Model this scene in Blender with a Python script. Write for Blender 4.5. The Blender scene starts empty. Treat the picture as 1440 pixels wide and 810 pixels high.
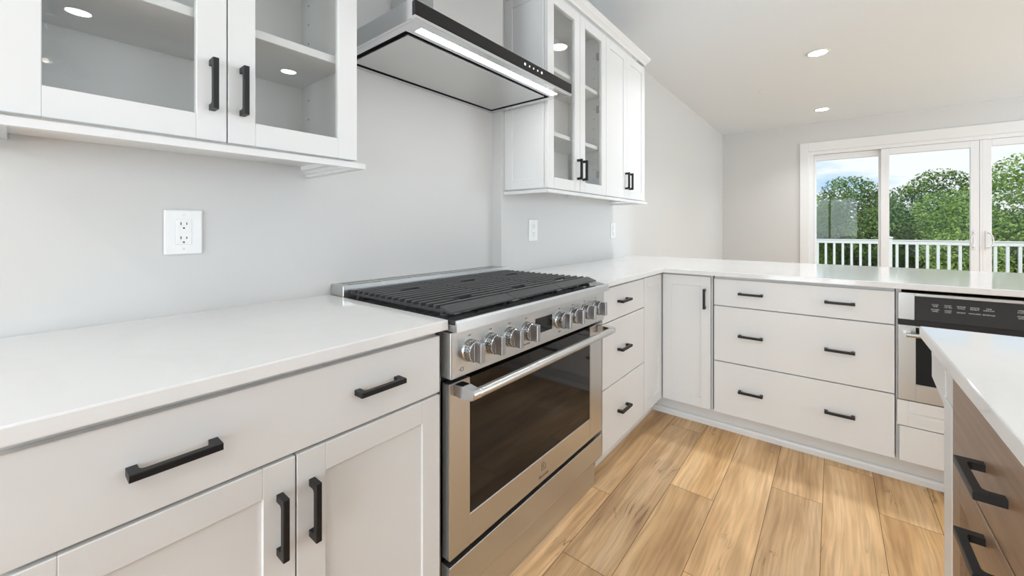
import bpy, bmesh, math, random
from mathutils import Vector, Matrix
PI = math.pi
S = bpy.context.scene
C = S.collection

# ------------------------------------------------------------------ camera
cam_d = bpy.data.cameras.new('camera')
cam_d.sensor_width = 36.0
cam_d.lens = 561.43 / 1440 * 36.0
cam_d.shift_x = -(721.27 - 720) / 1440
cam_d.shift_y = -(405 - 319.7) / 1440
cam_d.clip_start = 0.02
cam_d.clip_end = 300
cam = bpy.data.objects.new('camera', cam_d)
C.objects.link(cam)
cam.location = (1.445, 0.0, 1.160)
cam.rotation_euler = (math.radians(90), 0, math.radians(38.743))
S.camera = cam

# ------------------------------------------------------------------ colour
S.view_settings.view_transform = 'Standard'
S.view_settings.look = 'None'
S.view_settings.gamma = 1.0
S.view_settings.use_curve_mapping = False
S.view_settings.exposure = 0.0

LAMP_W = 7.6       # recessed lamps
FRONT_A_W = 74.0        # added fill lamp in the unseen opening behind the camera, on the aisle
FRONT_B_W = 6.0        # added fill lamp in the unseen wide window behind the island
RIGHT_A_W = 47.0        # added fill lamp in the nearer unseen side window
RIGHT_B_W = 118.0  # added fill lamp in the farther unseen side window
STRIP_EMIT = 18.0        # light strip of the hood
SUN_W = 2.6
SKY = 1.2

# ------------------------------------------------------------------ world
W = bpy.data.worlds.new('sky')
S.world = W
W.use_nodes = True
nt = W.node_tree
nt.nodes.clear()
N = nt.nodes.new
out = N('ShaderNodeOutputWorld'); bg = N('ShaderNodeBackground')
tc = N('ShaderNodeTexCoord'); mp = N('ShaderNodeMapping')
mp.inputs['Scale'].default_value = (1.0, 1.0, 4.2)
mp.inputs['Location'].default_value = (0.35, 0.1, 0.15)
nz = N('ShaderNodeTexNoise'); nz.inputs['Scale'].default_value = 3.1
nz.inputs['Detail'].default_value = 7; nz.inputs['Roughness'].default_value = 0.55
nz.inputs['Distortion'].default_value = 0.4
rp = N('ShaderNodeValToRGB')
rp.color_ramp.elements[0].position = 0.43; rp.color_ramp.elements[0].color = (0.46, 0.66, 0.88, 1)
rp.color_ramp.elements[1].position = 0.57; rp.color_ramp.elements[1].color = (0.90, 0.925, 0.96, 1)
nt.links.new(tc.outputs['Generated'], mp.inputs['Vector'])
nt.links.new(mp.outputs['Vector'], nz.inputs['Vector'])
nt.links.new(nz.outputs['Fac'], rp.inputs['Fac'])
nt.links.new(rp.outputs['Color'], bg.inputs['Color'])
bg.inputs['Strength'].default_value = SKY
nt.links.new(bg.outputs['Background'], out.inputs['Surface'])

# ------------------------------------------------------------------ sun and added fill lamps in unseen windows
sun_d = bpy.data.lights.new('sun', 'SUN'); sun_d.energy = SUN_W; sun_d.angle = 0.05
sun_d.color = (1.0, 0.95, 0.86)
sun = bpy.data.objects.new('sun', sun_d); C.objects.link(sun)
sun.rotation_euler = (math.radians(38), math.radians(22), 0)

def area(name, loc, rot, sx, sy, w, col=(1, 1, 1)):
    d = bpy.data.lights.new(name, 'AREA'); d.shape = 'RECTANGLE'
    d.size = sx; d.size_y = sy; d.energy = w; d.color = col
    o = bpy.data.objects.new(name, d); C.objects.link(o)
    o.location = loc; o.rotation_euler = rot
    return o
RX, FY, BY, CZ = 6.2, -2.6, 7.40, 2.70       # right wall, front wall, back wall, ceiling
FILL_COL = (0.84, 0.93, 1.0)
area('window_daylight', (1.35, FY - 0.10, 1.15), (math.radians(90), 0, 0), 1.5, 2.0, FRONT_A_W, FILL_COL)
area('window_daylight', (4.2, FY - 0.10, 1.25), (math.radians(98), 0, 0), 2.8, 2.0, FRONT_B_W, FILL_COL)
area('window_daylight', (RX + 0.10, 1.2, 1.3), (math.radians(104), 0, math.radians(90)), 2.9, 1.9, RIGHT_A_W, (0.86, 0.93, 1.0))
area('window_daylight', (RX + 0.10, 5.2, 1.3), (math.radians(104), 0, math.radians(90)), 2.4, 1.9, RIGHT_B_W, (0.78, 0.90, 1.0))

# ------------------------------------------------------------------ materials
def newmat(name):
    m = bpy.data.materials.new(name); m.use_nodes = True
    b = m.node_tree.nodes['Principled BSDF']
    return m, m.node_tree, b

def plain(name, col, rough=0.5, metal=0.0, spec=0.5, bump=0.0, bscale=60.0, coat=0.0):
    m, t, b = newmat(name)
    b.inputs['Base Color'].default_value = (*col, 1)
    b.inputs['Roughness'].default_value = rough
    b.inputs['Metallic'].default_value = metal
    b.inputs['Specular IOR Level'].default_value = spec
    if coat:
        b.inputs['Coat Weight'].default_value = coat
        b.inputs['Coat Roughness'].default_value = 0.08
    if bump:
        tcn = t.nodes.new('ShaderNodeTexCoord'); n = t.nodes.new('ShaderNodeTexNoise')
        n.inputs['Scale'].default_value = bscale; n.inputs['Detail'].default_value = 3
        bp = t.nodes.new('ShaderNodeBump'); bp.inputs['Strength'].default_value = bump
        bp.inputs['Distance'].default_value = 0.002
        t.links.new(tcn.outputs['Object'], n.inputs['Vector'])
        t.links.new(n.outputs['Fac'], bp.inputs['Height'])
        t.links.new(bp.outputs['Normal'], b.inputs['Normal'])
    return m

def emit(name, col, s):
    m, t, b = newmat(name)
    b.inputs['Base Color'].default_value = (*col, 1)
    b.inputs['Emission Color'].default_value = (*col, 1)
    b.inputs['Emission Strength'].default_value = s
    return m

def glassmat(name, tint=(1, 1, 1), f0=0.045, rough=0.0):
    m = bpy.data.materials.new(name); m.use_nodes = True
    t = m.node_tree; t.nodes.clear()
    o = t.nodes.new('ShaderNodeOutputMaterial'); mix = t.nodes.new('ShaderNodeMixShader')
    tr = t.nodes.new('ShaderNodeBsdfTransparent'); tr.inputs['Color'].default_value = (*tint, 1)
    gl = t.nodes.new('ShaderNodeBsdfGlossy'); gl.inputs['Roughness'].default_value = rough
    lw = t.nodes.new('ShaderNodeLayerWeight'); lw.inputs['Blend'].default_value = 0.5
    p = t.nodes.new('ShaderNodeMath'); p.operation = 'POWER'; p.inputs[1].default_value = 4.0
    a = t.nodes.new('ShaderNodeMath'); a.operation = 'MULTIPLY_ADD'
    a.inputs[1].default_value = 0.6; a.inputs[2].default_value = f0
    t.links.new(lw.outputs['Facing'], p.inputs[0]); t.links.new(p.outputs[0], a.inputs[0])
    t.links.new(a.outputs[0], mix.inputs['Fac'])
    t.links.new(tr.outputs[0], mix.inputs[1]); t.links.new(gl.outputs[0], mix.inputs[2])
    t.links.new(mix.outputs[0], o.inputs['Surface'])
    return m

def brushed(name, col, rough, axis, stretch=260.0, wave=0.0):
    """stainless steel with brushing lines running along the given object axis"""
    m, t, b = newmat(name)
    b.inputs['Metallic'].default_value = 1.0
    tcn = t.nodes.new('ShaderNodeTexCoord'); mpn = t.nodes.new('ShaderNodeMapping')
    sc = [stretch] * 3; sc['xyz'.index(axis)] = 2.5
    mpn.inputs['Scale'].default_value = sc
    n = t.nodes.new('ShaderNodeTexNoise'); n.inputs['Scale'].default_value = 3.0; n.inputs['Detail'].default_value = 2
    t.links.new(tcn.outputs['Object'], mpn.inputs['Vector']); t.links.new(mpn.outputs['Vector'], n.inputs['Vector'])
    r = t.nodes.new('ShaderNodeMapRange')
    r.inputs['To Min'].default_value = rough - 0.02; r.inputs['To Max'].default_value = rough + 0.03
    t.links.new(n.outputs['Fac'], r.inputs['Value']); t.links.new(r.outputs['Result'], b.inputs['Roughness'])
    cm = t.nodes.new('ShaderNodeMix'); cm.data_type = 'RGBA'
    cm.inputs[6].default_value = (*[c * .985 for c in col], 1); cm.inputs[7].default_value = (*[min(1, c * 1.015) for c in col], 1)
    t.links.new(n.outputs['Fac'], cm.inputs[0]); t.links.new(cm.outputs[2], b.inputs['Base Color'])
    bp = t.nodes.new('ShaderNodeBump'); bp.inputs['Strength'].default_value = 0.02; bp.inputs['Distance'].default_value = 0.0004
    t.links.new(n.outputs['Fac'], bp.inputs['Height']); t.links.new(bp.outputs['Normal'], b.inputs['Normal'])
    if wave:                                     # slightly buckled sheet metal
        n2 = t.nodes.new('ShaderNodeTexNoise'); n2.inputs['Scale'].default_value = 3.2; n2.inputs['Detail'].default_value = 0
        t.links.new(tcn.outputs['Object'], n2.inputs['Vector'])
        b2 = t.nodes.new('ShaderNodeBump'); b2.inputs['Strength'].default_value = wave; b2.inputs['Distance'].default_value = 0.02
        t.links.new(n2.outputs['Fac'], b2.inputs['Height']); t.links.new(b2.outputs['Normal'], bp.inputs['Normal'])
    return m

M = {}
M['wall'] = plain('wall_paint', (0.665, 0.66, 0.645), 0.6, bump=0.06, bscale=220)
M['ceil'] = plain('ceiling_paint', (0.785, 0.835, 0.87), 0.75, bump=0.05, bscale=200)
M['trim'] = plain('trim_paint', (0.82, 0.82, 0.81), 0.35)
M['white'] = plain('cabinet_white', (0.785, 0.786, 0.778), 0.32, bump=0.02, bscale=90)
M['inside'] = plain('cabinet_inside', (0.86, 0.86, 0.845), 0.5)
M['reveal'] = plain('cabinet_frame', (0.69, 0.695, 0.69), 0.45)
M['black'] = plain('handle_black', (0.012, 0.012, 0.013), 0.42, spec=0.35)
M['dark'] = plain('dark_gap', (0.012, 0.012, 0.013), 0.6)
M['pin'] = plain('hole_dark', (0.03, 0.03, 0.03), 0.8)
M['hinge'] = plain('hinge_nickel', (0.45, 0.44, 0.42), 0.3, 1.0)
M['plastic'] = plain('outlet_white', (0.88, 0.88, 0.87), 0.25)
M['vinyl'] = plain('vinyl_white', (0.84, 0.845, 0.85), 0.35)
M['steel'] = brushed('steel_along_x', (0.61, 0.612, 0.605), 0.33, 'x')
M['steel_z'] = brushed('steel_along_z', (0.62, 0.622, 0.615), 0.32, 'z')
M['hoodsteel'] = brushed('hood_steel', (0.70, 0.71, 0.72), 0.15, 'z', wave=0.5)
M['hoodpan'] = brushed('hood_panel_steel', (0.66, 0.66, 0.65), 0.30, 'x')
M['chrome'] = plain('polished_metal', (0.68, 0.71, 0.74), 0.14, 1.0)
M['bluesteel'] = plain('knob_face_metal', (0.44, 0.46, 0.49), 0.28, 1.0)
M['iron'] = plain('cast_iron', (0.055, 0.056, 0.058), 0.42, bump=0.25, bscale=500, spec=0.45)
M['enamel'] = plain('cooktop_enamel', (0.045, 0.045, 0.047), 0.07)
M['burner'] = plain('burner_alloy', (0.55, 0.54, 0.52), 0.35, 1.0)
M['blackglass'] = plain('black_glass', (0.010, 0.010, 0.011), 0.05, spec=0.34)
M['panelglass'] = plain('control_glass', (0.035, 0.036, 0.039), 0.10, spec=0.5)
M['print'] = plain('white_print', (0.72, 0.72, 0.72), 0.5)
M['greyprint'] = plain('grey_print', (0.10, 0.095, 0.09), 0.5)
M['ledstrip'] = emit('hood_strip', (1.0, 0.99, 0.96), STRIP_EMIT)
M['lamp'] = emit('lamp_lens', (0.95, 0.975, 1.0), 25.0)
M['icon'] = emit('touch_icon', (1, 1, 1), 1.0)
M['glass'] = glassmat('cabinet_glass', (0.99, 0.995, 0.99), 0.05)
M['winglass'] = glassmat('window_glass', (0.95, 0.97, 0.96), 0.015)
M['bubble'] = glassmat('bubble_glass', (0.96, 0.96, 0.96), 0.22)
M['bulb'] = emit('bulb_glow', (1.0, 0.92, 0.8), 14.0)
M['bark'] = plain('bark', (0.09, 0.065, 0.045), 0.9, bump=0.6, bscale=20)
M['dirt'] = plain('undergrowth', (0.035, 0.06, 0.02), 0.95, bump=0.8, bscale=3)
M['deckboard'] = plain('deck_board', (0.42, 0.40, 0.37), 0.7)

def quartz():
    m, t, b = newmat('white_quartz')
    tcn = t.nodes.new('ShaderNodeTexCoord')
    n = t.nodes.new('ShaderNodeTexNoise'); n.inputs['Scale'].default_value = 2.2; n.inputs['Detail'].default_value = 6
    n.inputs['Distortion'].default_value = 1.2
    r = t.nodes.new('ShaderNodeValToRGB')
    r.color_ramp.elements[0].position = 0.47; r.color_ramp.elements[0].color = (0.83, 0.825, 0.815, 1)
    r.color_ramp.elements[1].position = 0.53; r.color_ramp.elements[1].color = (0.83, 0.825, 0.815, 1)
    e = r.color_ramp.elements.new(0.50); e.color = (0.815, 0.81, 0.80, 1)
    t.links.new(tcn.outputs['Object'], n.inputs['Vector']); t.links.new(n.outputs['Fac'], r.inputs['Fac'])
    t.links.new(r.outputs['Color'], b.inputs['Base Color'])
    b.inputs['Roughness'].default_value = 0.065
    return m
M['quartz'] = quartz()

def woodstain():
    m, t, b = newmat('stained_wood')
    tcn = t.nodes.new('ShaderNodeTexCoord'); mpn = t.nodes.new('ShaderNodeMapping')
    mpn.inputs['Scale'].default_value = (3.0, 3.0, 40.0)
    n = t.nodes.new('ShaderNodeTexNoise'); n.inputs['Scale'].default_value = 1.6; n.inputs['Detail'].default_value = 5
    r = t.nodes.new('ShaderNodeValToRGB')
    r.color_ramp.elements[0].position = 0.3; r.color_ramp.elements[0].color = (0.25, 0.150, 0.088, 1)
    r.color_ramp.elements[1].position = 0.75; r.color_ramp.elements[1].color = (0.36, 0.228, 0.138, 1)
    t.links.new(tcn.outputs['Object'], mpn.inputs['Vector']); t.links.new(mpn.outputs['Vector'], n.inputs['Vector'])
    t.links.new(n.outputs['Fac'], r.inputs['Fac']); t.links.new(r.outputs['Color'], b.inputs['Base Color'])
    b.inputs['Roughness'].default_value = 0.38
    return m
M['stain'] = woodstain()

def floormat():
    m, t, b = newmat('oak_plank')
    L = t.links.new; ND = t.nodes.new
    at = ND('ShaderNodeAttribute'); at.attribute_name = 'plank'
    tcn = ND('ShaderNodeTexCoord')
    off = ND('ShaderNodeVectorMath'); off.operation = 'SCALE'; off.inputs['Scale'].default_value = 37.0
    L(at.outputs['Color'], off.inputs[0])
    add = ND('ShaderNodeVectorMath'); add.operation = 'ADD'
    L(tcn.outputs['Object'], add.inputs[0]); L(off.outputs['Vector'], add.inputs[1])
    # low frequency warp
    mw = ND('ShaderNodeMapping'); mw.inputs['Scale'].default_value = (5.0, 1.6, 1)
    L(add.outputs['Vector'], mw.inputs['Vector'])
    nw = ND('ShaderNodeTexNoise'); nw.inputs['Scale'].default_value = 1.0; nw.inputs['Detail'].default_value = 3
    L(mw.outputs['Vector'], nw.inputs['Vector'])
    warp = ND('ShaderNodeVectorMath'); warp.operation = 'MULTIPLY_ADD'
    warp.inputs[1].default_value = (0.055, 0.03, 0)
    L(nw.outputs['Color'], warp.inputs[0]); L(add.outputs['Vector'], warp.inputs[2])
    # fine grain
    mg = ND('ShaderNodeMapping'); mg.inputs['Scale'].default_value = (90, 2.6, 1)
    L(warp.outputs['Vector'], mg.inputs['Vector'])
    ng = ND('ShaderNodeTexNoise'); ng.inputs['Scale'].default_value = 1.0; ng.inputs['Detail'].default_value = 7
    ng.inputs['Roughness'].default_value = 0.62
    L(mg.outputs['Vector'], ng.inputs['Vector'])
    # broad tone
    mb = ND('ShaderNodeMapping'); mb.inputs['Scale'].default_value = (11, 1.5, 1)
    L(warp.outputs['Vector'], mb.inputs['Vector'])
    nb = ND('ShaderNodeTexNoise'); nb.inputs['Scale'].default_value = 1.0; nb.inputs['Detail'].default_value = 3
    L(mb.outputs['Vector'], nb.inputs['Vector'])
    r1 = ND('ShaderNodeValToRGB')
    e = r1.color_ramp.elements
    e[0].position = 0.30; e[0].color = (0.55, 0.315, 0.14, 1)
    e[1].position = 0.72; e[1].color = (0.90, 0.62, 0.345, 1)
    k = e.new(0.5); k.color = (0.78, 0.49, 0.235, 1)
    L(nb.outputs['Fac'], r1.inputs['Fac'])
    r2 = ND('ShaderNodeValToRGB')
    e = r2.color_ramp.elements
    e[0].position = 0.32; e[0].color = (0.72, 0.66, 0.60, 1)
    e[1].position = 0.60; e[1].color = (1.05, 1.04, 1.02, 1)
    L(ng.outputs['Fac'], r2.inputs['Fac'])
    mul = ND('ShaderNodeMix'); mul.data_type = 'RGBA'; mul.blend_type = 'MULTIPLY'; mul.inputs[0].default_value = 0.85
    L(r1.outputs['Color'], mul.inputs[6]); L(r2.outputs['Color'], mul.inputs[7])
    # cathedral figure: fine repeated growth lines from a stretched, warped field
    mc = ND('ShaderNodeMapping'); mc.inputs['Scale'].default_value = (9.0, 0.55, 1)
    L(warp.outputs['Vector'], mc.inputs['Vector'])
    ncf = ND('ShaderNodeTexNoise'); ncf.inputs['Scale'].default_value = 1.0; ncf.inputs['Detail'].default_value = 1.5
    L(mc.outputs['Vector'], ncf.inputs['Vector'])
    m1 = ND('ShaderNodeMath'); m1.operation = 'MULTIPLY'; m1.inputs[1].default_value = 95.0
    L(ncf.outputs['Fac'], m1.inputs[0])
    m2 = ND('ShaderNodeMath'); m2.operation = 'SINE'; L(m1.outputs[0], m2.inputs[0])
    m3 = ND('ShaderNodeMapRange'); m3.inputs['From Min'].default_value = -1; m3.inputs['From Max'].default_value = 1
    m3.inputs['To Min'].default_value = 0.93; m3.inputs['To Max'].default_value = 1.02
    L(m2.outputs[0], m3.inputs['Value'])
    mulc = ND('ShaderNodeVectorMath'); mulc.operation = 'SCALE'
    L(mul.outputs[2], mulc.inputs[0]); L(m3.outputs['Result'], mulc.inputs['Scale'])
    # checks (long thin cracks) and the dark streaks round knots, in a few patches only
    mk = ND('ShaderNodeMapping'); mk.inputs['Scale'].default_value = (17, 2.1, 1)
    L(warp.outputs['Vector'], mk.inputs['Vector'])
    nk = ND('ShaderNodeTexNoise'); nk.inputs['Scale'].default_value = 1.0; nk.inputs['Detail'].default_value = 5
    nk.inputs['Distortion'].default_value = 0.5
    L(mk.outputs['Vector'], nk.inputs['Vector'])
    rk = ND('ShaderNodeValToRGB')
    e = rk.color_ramp.elements
    e[0].position = 0.488; e[0].color = (0, 0, 0, 1)
    e[1].position = 0.512; e[1].color = (0, 0, 0, 1)
    k = e.new(0.5); k.color = (1, 1, 1, 1)
    L(nk.outputs['Fac'], rk.inputs['Fac'])
    mp2 = ND('ShaderNodeMapping'); mp2.inputs['Scale'].default_value = (7.5, 3.0, 1)
    L(add.outputs['Vector'], mp2.inputs['Vector'])
    npz = ND('ShaderNodeTexNoise'); npz.inputs['Scale'].default_value = 1.0; npz.inputs['Detail'].default_value = 1
    L(mp2.outputs['Vector'], npz.inputs['Vector'])
    rp2 = ND('ShaderNodeValToRGB')
    rp2.color_ramp.elements[0].position = 0.57; rp2.color_ramp.elements[1].position = 0.66
    L(npz.outputs['Fac'], rp2.inputs['Fac'])
    km = ND('ShaderNodeMath'); km.operation = 'MULTIPLY'
    L(rk.outputs['Color'], km.inputs[0]); L(rp2.outputs['Color'], km.inputs[1])
    km2 = ND('ShaderNodeMath'); km2.operation = 'MULTIPLY'; km2.inputs[1].default_value = 0.72
    L(km.outputs[0], km2.inputs[0])
    # soft brown bruise around the same patches
    km3 = ND('ShaderNodeMath'); km3.operation = 'MULTIPLY_ADD'; km3.inputs[1].default_value = 0.13
    L(rp2.outputs['Color'], km3.inputs[0]); L(km2.outputs[0], km3.inputs[2])
    mixk = ND('ShaderNodeMix'); mixk.data_type = 'RGBA'
    mixk.inputs[7].default_value = (0.16, 0.085, 0.035, 1)
    L(km3.outputs[0], mixk.inputs[0]); L(mulc.outputs['Vector'], mixk.inputs[6])
    # plank to plank tone
    sp = ND('ShaderNodeSeparateColor'); L(at.outputs['Color'], sp.inputs[0])
    tr = ND('ShaderNodeMapRange'); tr.inputs['To Min'].default_value = 0.84; tr.inputs['To Max'].default_value = 1.04
    L(sp.outputs['Green'], tr.inputs['Value'])
    hs = ND('ShaderNodeHueSaturation'); L(tr.outputs['Result'], hs.inputs['Value'])
    hr = ND('ShaderNodeMapRange'); hr.inputs['To Min'].default_value = 0.92; hr.inputs['To Max'].default_value = 1.06
    L(sp.outputs['Blue'], hr.inputs['Value']); L(hr.outputs['Result'], hs.inputs['Saturation'])
    L(mixk.outputs[2], hs.inputs['Color'])
    L(hs.outputs['Color'], b.inputs['Base Color'])
    b.inputs['Roughness'].default_value = 0.42
    b.inputs['Specular IOR Level'].default_value = 0.4
    bp = ND('ShaderNodeBump'); bp.inputs['Strength'].default_value = 0.08; bp.inputs['Distance'].default_value = 0.001
    L(ng.outputs['Fac'], bp.inputs['Height']); L(bp.outputs['Normal'], b.inputs['Normal'])
    return m
M['floor'] = floormat()

def leafmat(name, a, bcol):
    m, t, b = newmat(name)
    oi = t.nodes.new('ShaderNodeTexCoord'); n = t.nodes.new('ShaderNodeTexNoise')
    n.inputs['Scale'].default_value = 1.4; n.inputs['Detail'].default_value = 5
    r = t.nodes.new('ShaderNodeValToRGB')
    r.color_ramp.elements[0].position = 0.32; r.color_ramp.elements[0].color = (*a, 1)
    r.color_ramp.elements[1].position = 0.68; r.color_ramp.elements[1].color = (*bcol, 1)
    t.links.new(oi.outputs['Object'], n.inputs['Vector']); t.links.new(n.outputs['Fac'], r.inputs['Fac'])
    t.links.new(r.outputs['Color'], b.inputs['Base Color'])
    b.inputs['Roughness'].default_value = 0.6
    b.inputs['Specular IOR Level'].default_value = 0.25
    return m
M['leaf_dark'] = leafmat('leaf_dark', (0.065, 0.13, 0.030), (0.19, 0.30, 0.08))
M['leaf_mid'] = leafmat('leaf_mid', (0.10, 0.19, 0.030), (0.26, 0.38, 0.085))
M['leaf_light'] = leafmat('leaf_light', (0.16, 0.27, 0.045), (0.36, 0.49, 0.14))

# ------------------------------------------------------------------ mesh helpers
def box(bm, x0, x1, y0, y1, z0, z1, bev=0.0, seg=1):
    r = bmesh.ops.create_cube(bm, size=1.0)
    vs = r['verts']
    bmesh.ops.scale(bm, vec=(abs(x1 - x0), abs(y1 - y0), abs(z1 - z0)), verts=vs)
    bmesh.ops.translate(bm, vec=((x0 + x1) / 2, (y0 + y1) / 2, (z0 + z1) / 2), verts=vs)
    if bev:
        es = list({e for v in vs for e in v.link_edges})
        bmesh.ops.bevel(bm, geom=es, offset=bev, segments=seg, affect='EDGES', profile=0.5)
    return bm

def cyl(bm, p0, p1, r0, r1=None, n=24, cap=True):
    r1 = r0 if r1 is None else r1
    p0 = Vector(p0); p1 = Vector(p1); d = p1 - p0
    q = d.to_track_quat('Z', 'Y').to_matrix().to_4x4()
    mat = Matrix.Translation((p0 + p1) / 2) @ q
    bmesh.ops.create_cone(bm, cap_ends=cap, cap_tris=False, segments=n, radius1=r0, radius2=r1, depth=d.length, matrix=mat)
    return bm

def prism(bm, pts, axis, a, b):
    """closed polygon pts (2D) extruded along axis from a to b. axis 'x': pts=(y,z); 'y': (x,z); 'z': (x,y)"""
    def P(p, t):
        return {'x': (t, p[0], p[1]), 'y': (p[0], t, p[1]), 'z': (p[0], p[1], t)}[axis]
    v0 = [bm.verts.new(P(p, a)) for p in pts]; v1 = [bm.verts.new(P(p, b)) for p in pts]
    n = len(pts)
    bm.faces.new(v0); bm.faces.new(v1[::-1])
    for i in range(n):
        bm.faces.new((v0[i], v0[(i + 1) % n], v1[(i + 1) % n], v1[i]))
    return bm

def sweep(bm, path, prof):
    """profile (offset to the right-hand normal, z) swept with mitres along a horizontal open path of (x, y)"""
    n = len(path); rings = []
    for i, p in enumerate(path):
        p = Vector((p[0], p[1]))
        dirs = []
        if i > 0: dirs.append((p - Vector(path[i - 1][:2])).normalized())
        if i < n - 1: dirs.append((Vector(path[i + 1][:2]) - p).normalized())
        nr = [Vector((d.y, -d.x)) for d in dirs]
        if len(nr) == 1: m = nr[0]
        else:
            m = (nr[0] + nr[1]).normalized(); m = m / max(0.2, m.dot(nr[0]))
        rings.append([bm.verts.new((p.x + m.x * o, p.y + m.y * o, z)) for o, z in prof])
    k = len(prof)
    for i in range(n - 1):
        for j in range(k):
            bm.faces.new((rings[i][j], rings[i][(j + 1) % k], rings[i + 1][(j + 1) % k], rings[i + 1][j]))
    bm.faces.new(rings[0]); bm.faces.new(rings[-1][::-1])
    return bm

def lathe(bm, prof, n=32, mat=None):
    """prof: (r, z) revolved about z"""
    rings = []
    for r, z in prof:
        if r < 1e-6: rings.append([bm.verts.new((0, 0, z))])
        else: rings.append([bm.verts.new((r * math.cos(2 * PI * i / n), r * math.sin(2 * PI * i / n), z)) for i in range(n)])
    for a, b in zip(rings, rings[1:]):
        for i in range(n):
            j = (i + 1) % n
            if len(a) == 1 and len(b) == 1: continue
            if len(a) == 1: bm.faces.new((a[0], b[i], b[j]))
            elif len(b) == 1: bm.faces.new((a[i], b[0], a[j]))
            else: bm.faces.new((a[i], b[i], b[j], a[j]))
    if mat is not None:
        bmesh.ops.transform(bm, matrix=mat, verts=bm.verts)
    return bm

BM = bmesh.new
def mesh_of(name, bm, m, smooth=False):
    bmesh.ops.recalc_face_normals(bm, faces=bm.faces)
    me = bpy.data.meshes.new(name); bm.to_mesh(me); bm.free()
    if m is not None: me.materials.append(m)
    if smooth:
        for p in me.polygons: p.use_smooth = True
    return me

def obj(name, bm, m, parent=None, loc=(0, 0, 0), rot=(0, 0, 0), smooth=False):
    me = bm if isinstance(bm, bpy.types.Mesh) else mesh_of(name, bm, m, smooth)
    o = bpy.data.objects.new(name, me); C.objects.link(o)
    o.location = loc; o.rotation_euler = rot
    if parent is not None: o.parent = parent
    return o

def sharp(o, ang=35):
    """smooth shading with crisp edges"""
    me = o.data
    for p in me.polygons: p.use_smooth = True
    me.set_sharp_from_angle(angle=math.radians(ang))
    return o

def thing(name, label, cat, loc=(0, 0, 0), rotz=0.0, group=None):
    o = bpy.data.objects.new(name, None); C.objects.link(o)
    o.empty_display_size = 0.1
    o.location = loc; o.rotation_euler = (0, 0, rotz)
    return tag(o, label, cat, group)

def tag(o, label, cat, group=None):
    o['label'] = label; o['category'] = cat
    if group: o['group'] = group
    return o

def struct(name, bm, m, parent=None):
    o = obj(name, bm, m, parent)
    if parent is None: o['kind'] = 'structure'
    return o

def text(name, body, size, m, parent, loc, rot, extrude=0.0002, align='CENTER'):
    cu = bpy.data.curves.new(name, 'FONT'); cu.body = body; cu.size = size
    cu.align_x = align; cu.align_y = 'CENTER'; cu.extrude = extrude
    cu.resolution_u = 2
    tmp = bpy.data.objects.new(name, cu); C.objects.link(tmp)
    dg = bpy.context.evaluated_depsgraph_get()
    me = bpy.data.meshes.new_from_object(tmp.evaluated_get(dg))
    bpy.data.objects.remove(tmp); bpy.data.curves.remove(cu)
    me.materials.clear(); me.materials.append(m)
    return obj(name, me, None, parent, loc, rot)

FACE = (math.radians(90), 0, 0)     # text standing on a front that looks along -y

# ================================================================== THE SETTING
def floor_mesh():
    bm = BM()
    lay = bm.loops.layers.float_color.new('plank')
    rnd = random.Random(7)
    x0, pitch = -0.03, 0.18
    known = {3: 1.615, 4: 1.226, 5: 1.853, 6: 1.411, 7: 2.116, 8: 1.30, 9: 2.19, 10: 1.75}
    L = 1.19
    k = 0
    x = x0
    while x < RX:
        xa, xb = max(0.0, x), min(RX, x + pitch)
        j = known.get(k, rnd.uniform(0, L))
        y = j - L * math.ceil((j - FY) / L)
        while y < BY:
            ya, yb = max(FY, y), min(BY, y + L)
            if yb - ya > 0.001 and xb - xa > 0.001:
                g = 0.0009
                f = bm.faces.new([bm.verts.new(p) for p in ((xa + g, ya + g, 0), (xb - g, ya + g, 0), (xb - g, yb - g, 0), (xa + g, yb - g, 0))])
                c = (rnd.random(), rnd.random(), rnd.random(), 1)
                for lp in f.loops: lp[lay] = c
            y += L
        x += pitch; k += 1
    me = bpy.data.meshes.new('floor'); bm.to_mesh(me); bm.free()
    me.materials.append(M['floor'])
    return me
fl = obj('floor', floor_mesh(), None); fl['kind'] = 'structure'
M['groove'] = plain('plank_groove', (0.07, 0.04, 0.02), 0.8)
obj('subfloor', box(BM(), 0, RX, FY, BY, -0.16, -0.0015), M['groove'], fl)

struct('ceiling', box(BM(), -0.12, RX + 0.12, FY - 0.12, BY + 0.14, CZ, CZ + 0.12), M['ceil'])
# left wall: flush behind the range, standing 6.5 cm proud along the counter beyond it
bm = BM()
prism(bm, [(-0.12, FY - 0.12), (0, FY - 0.12), (0, 1.622), (0.065, 1.622), (0.065, 3.39), (0, 3.39), (0, BY + .14), (-0.12, BY + .14)], 'z', -0.16, CZ)
struct('wall_left', bm, M['wall'])
DX0, DX1, DZ1 = 1.158, 4.56, 2.285          # rough opening of the sliding door
bm = BM()
box(bm, 0, DX0, BY, BY + 0.14, -0.16, CZ); box(bm, DX1, RX, BY, BY + 0.14, -0.16, CZ); box(bm, DX0, DX1, BY, BY + .14, DZ1, CZ)
struct('wall_back', bm, M['wall'])
bm = BM()
for a, b in ((0, .58), (2.12, 2.78), (5.62, RX)): box(bm, a, b, FY - .12, FY, -0.16, CZ)
box(bm, .58, 2.12, FY - .12, FY, 2.17, CZ); box(bm, .58, 2.12, FY - .12, FY, -0.16, 0.0)
box(bm, 2.78, 5.62, FY - .12, FY, 2.27, CZ); box(bm, 2.78, 5.62, FY - .12, FY, -0.16, 0.23)
struct('wall_front', bm, M['wall'])
bm = BM()
box(bm, RX, RX + .12, FY - .12, -0.25, -0.16, CZ); box(bm, RX, RX + .12, 2.65, 4.0, -0.16, CZ); box(bm, RX, RX + .12, 6.4, BY + .14, -0.16, CZ)
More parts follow.
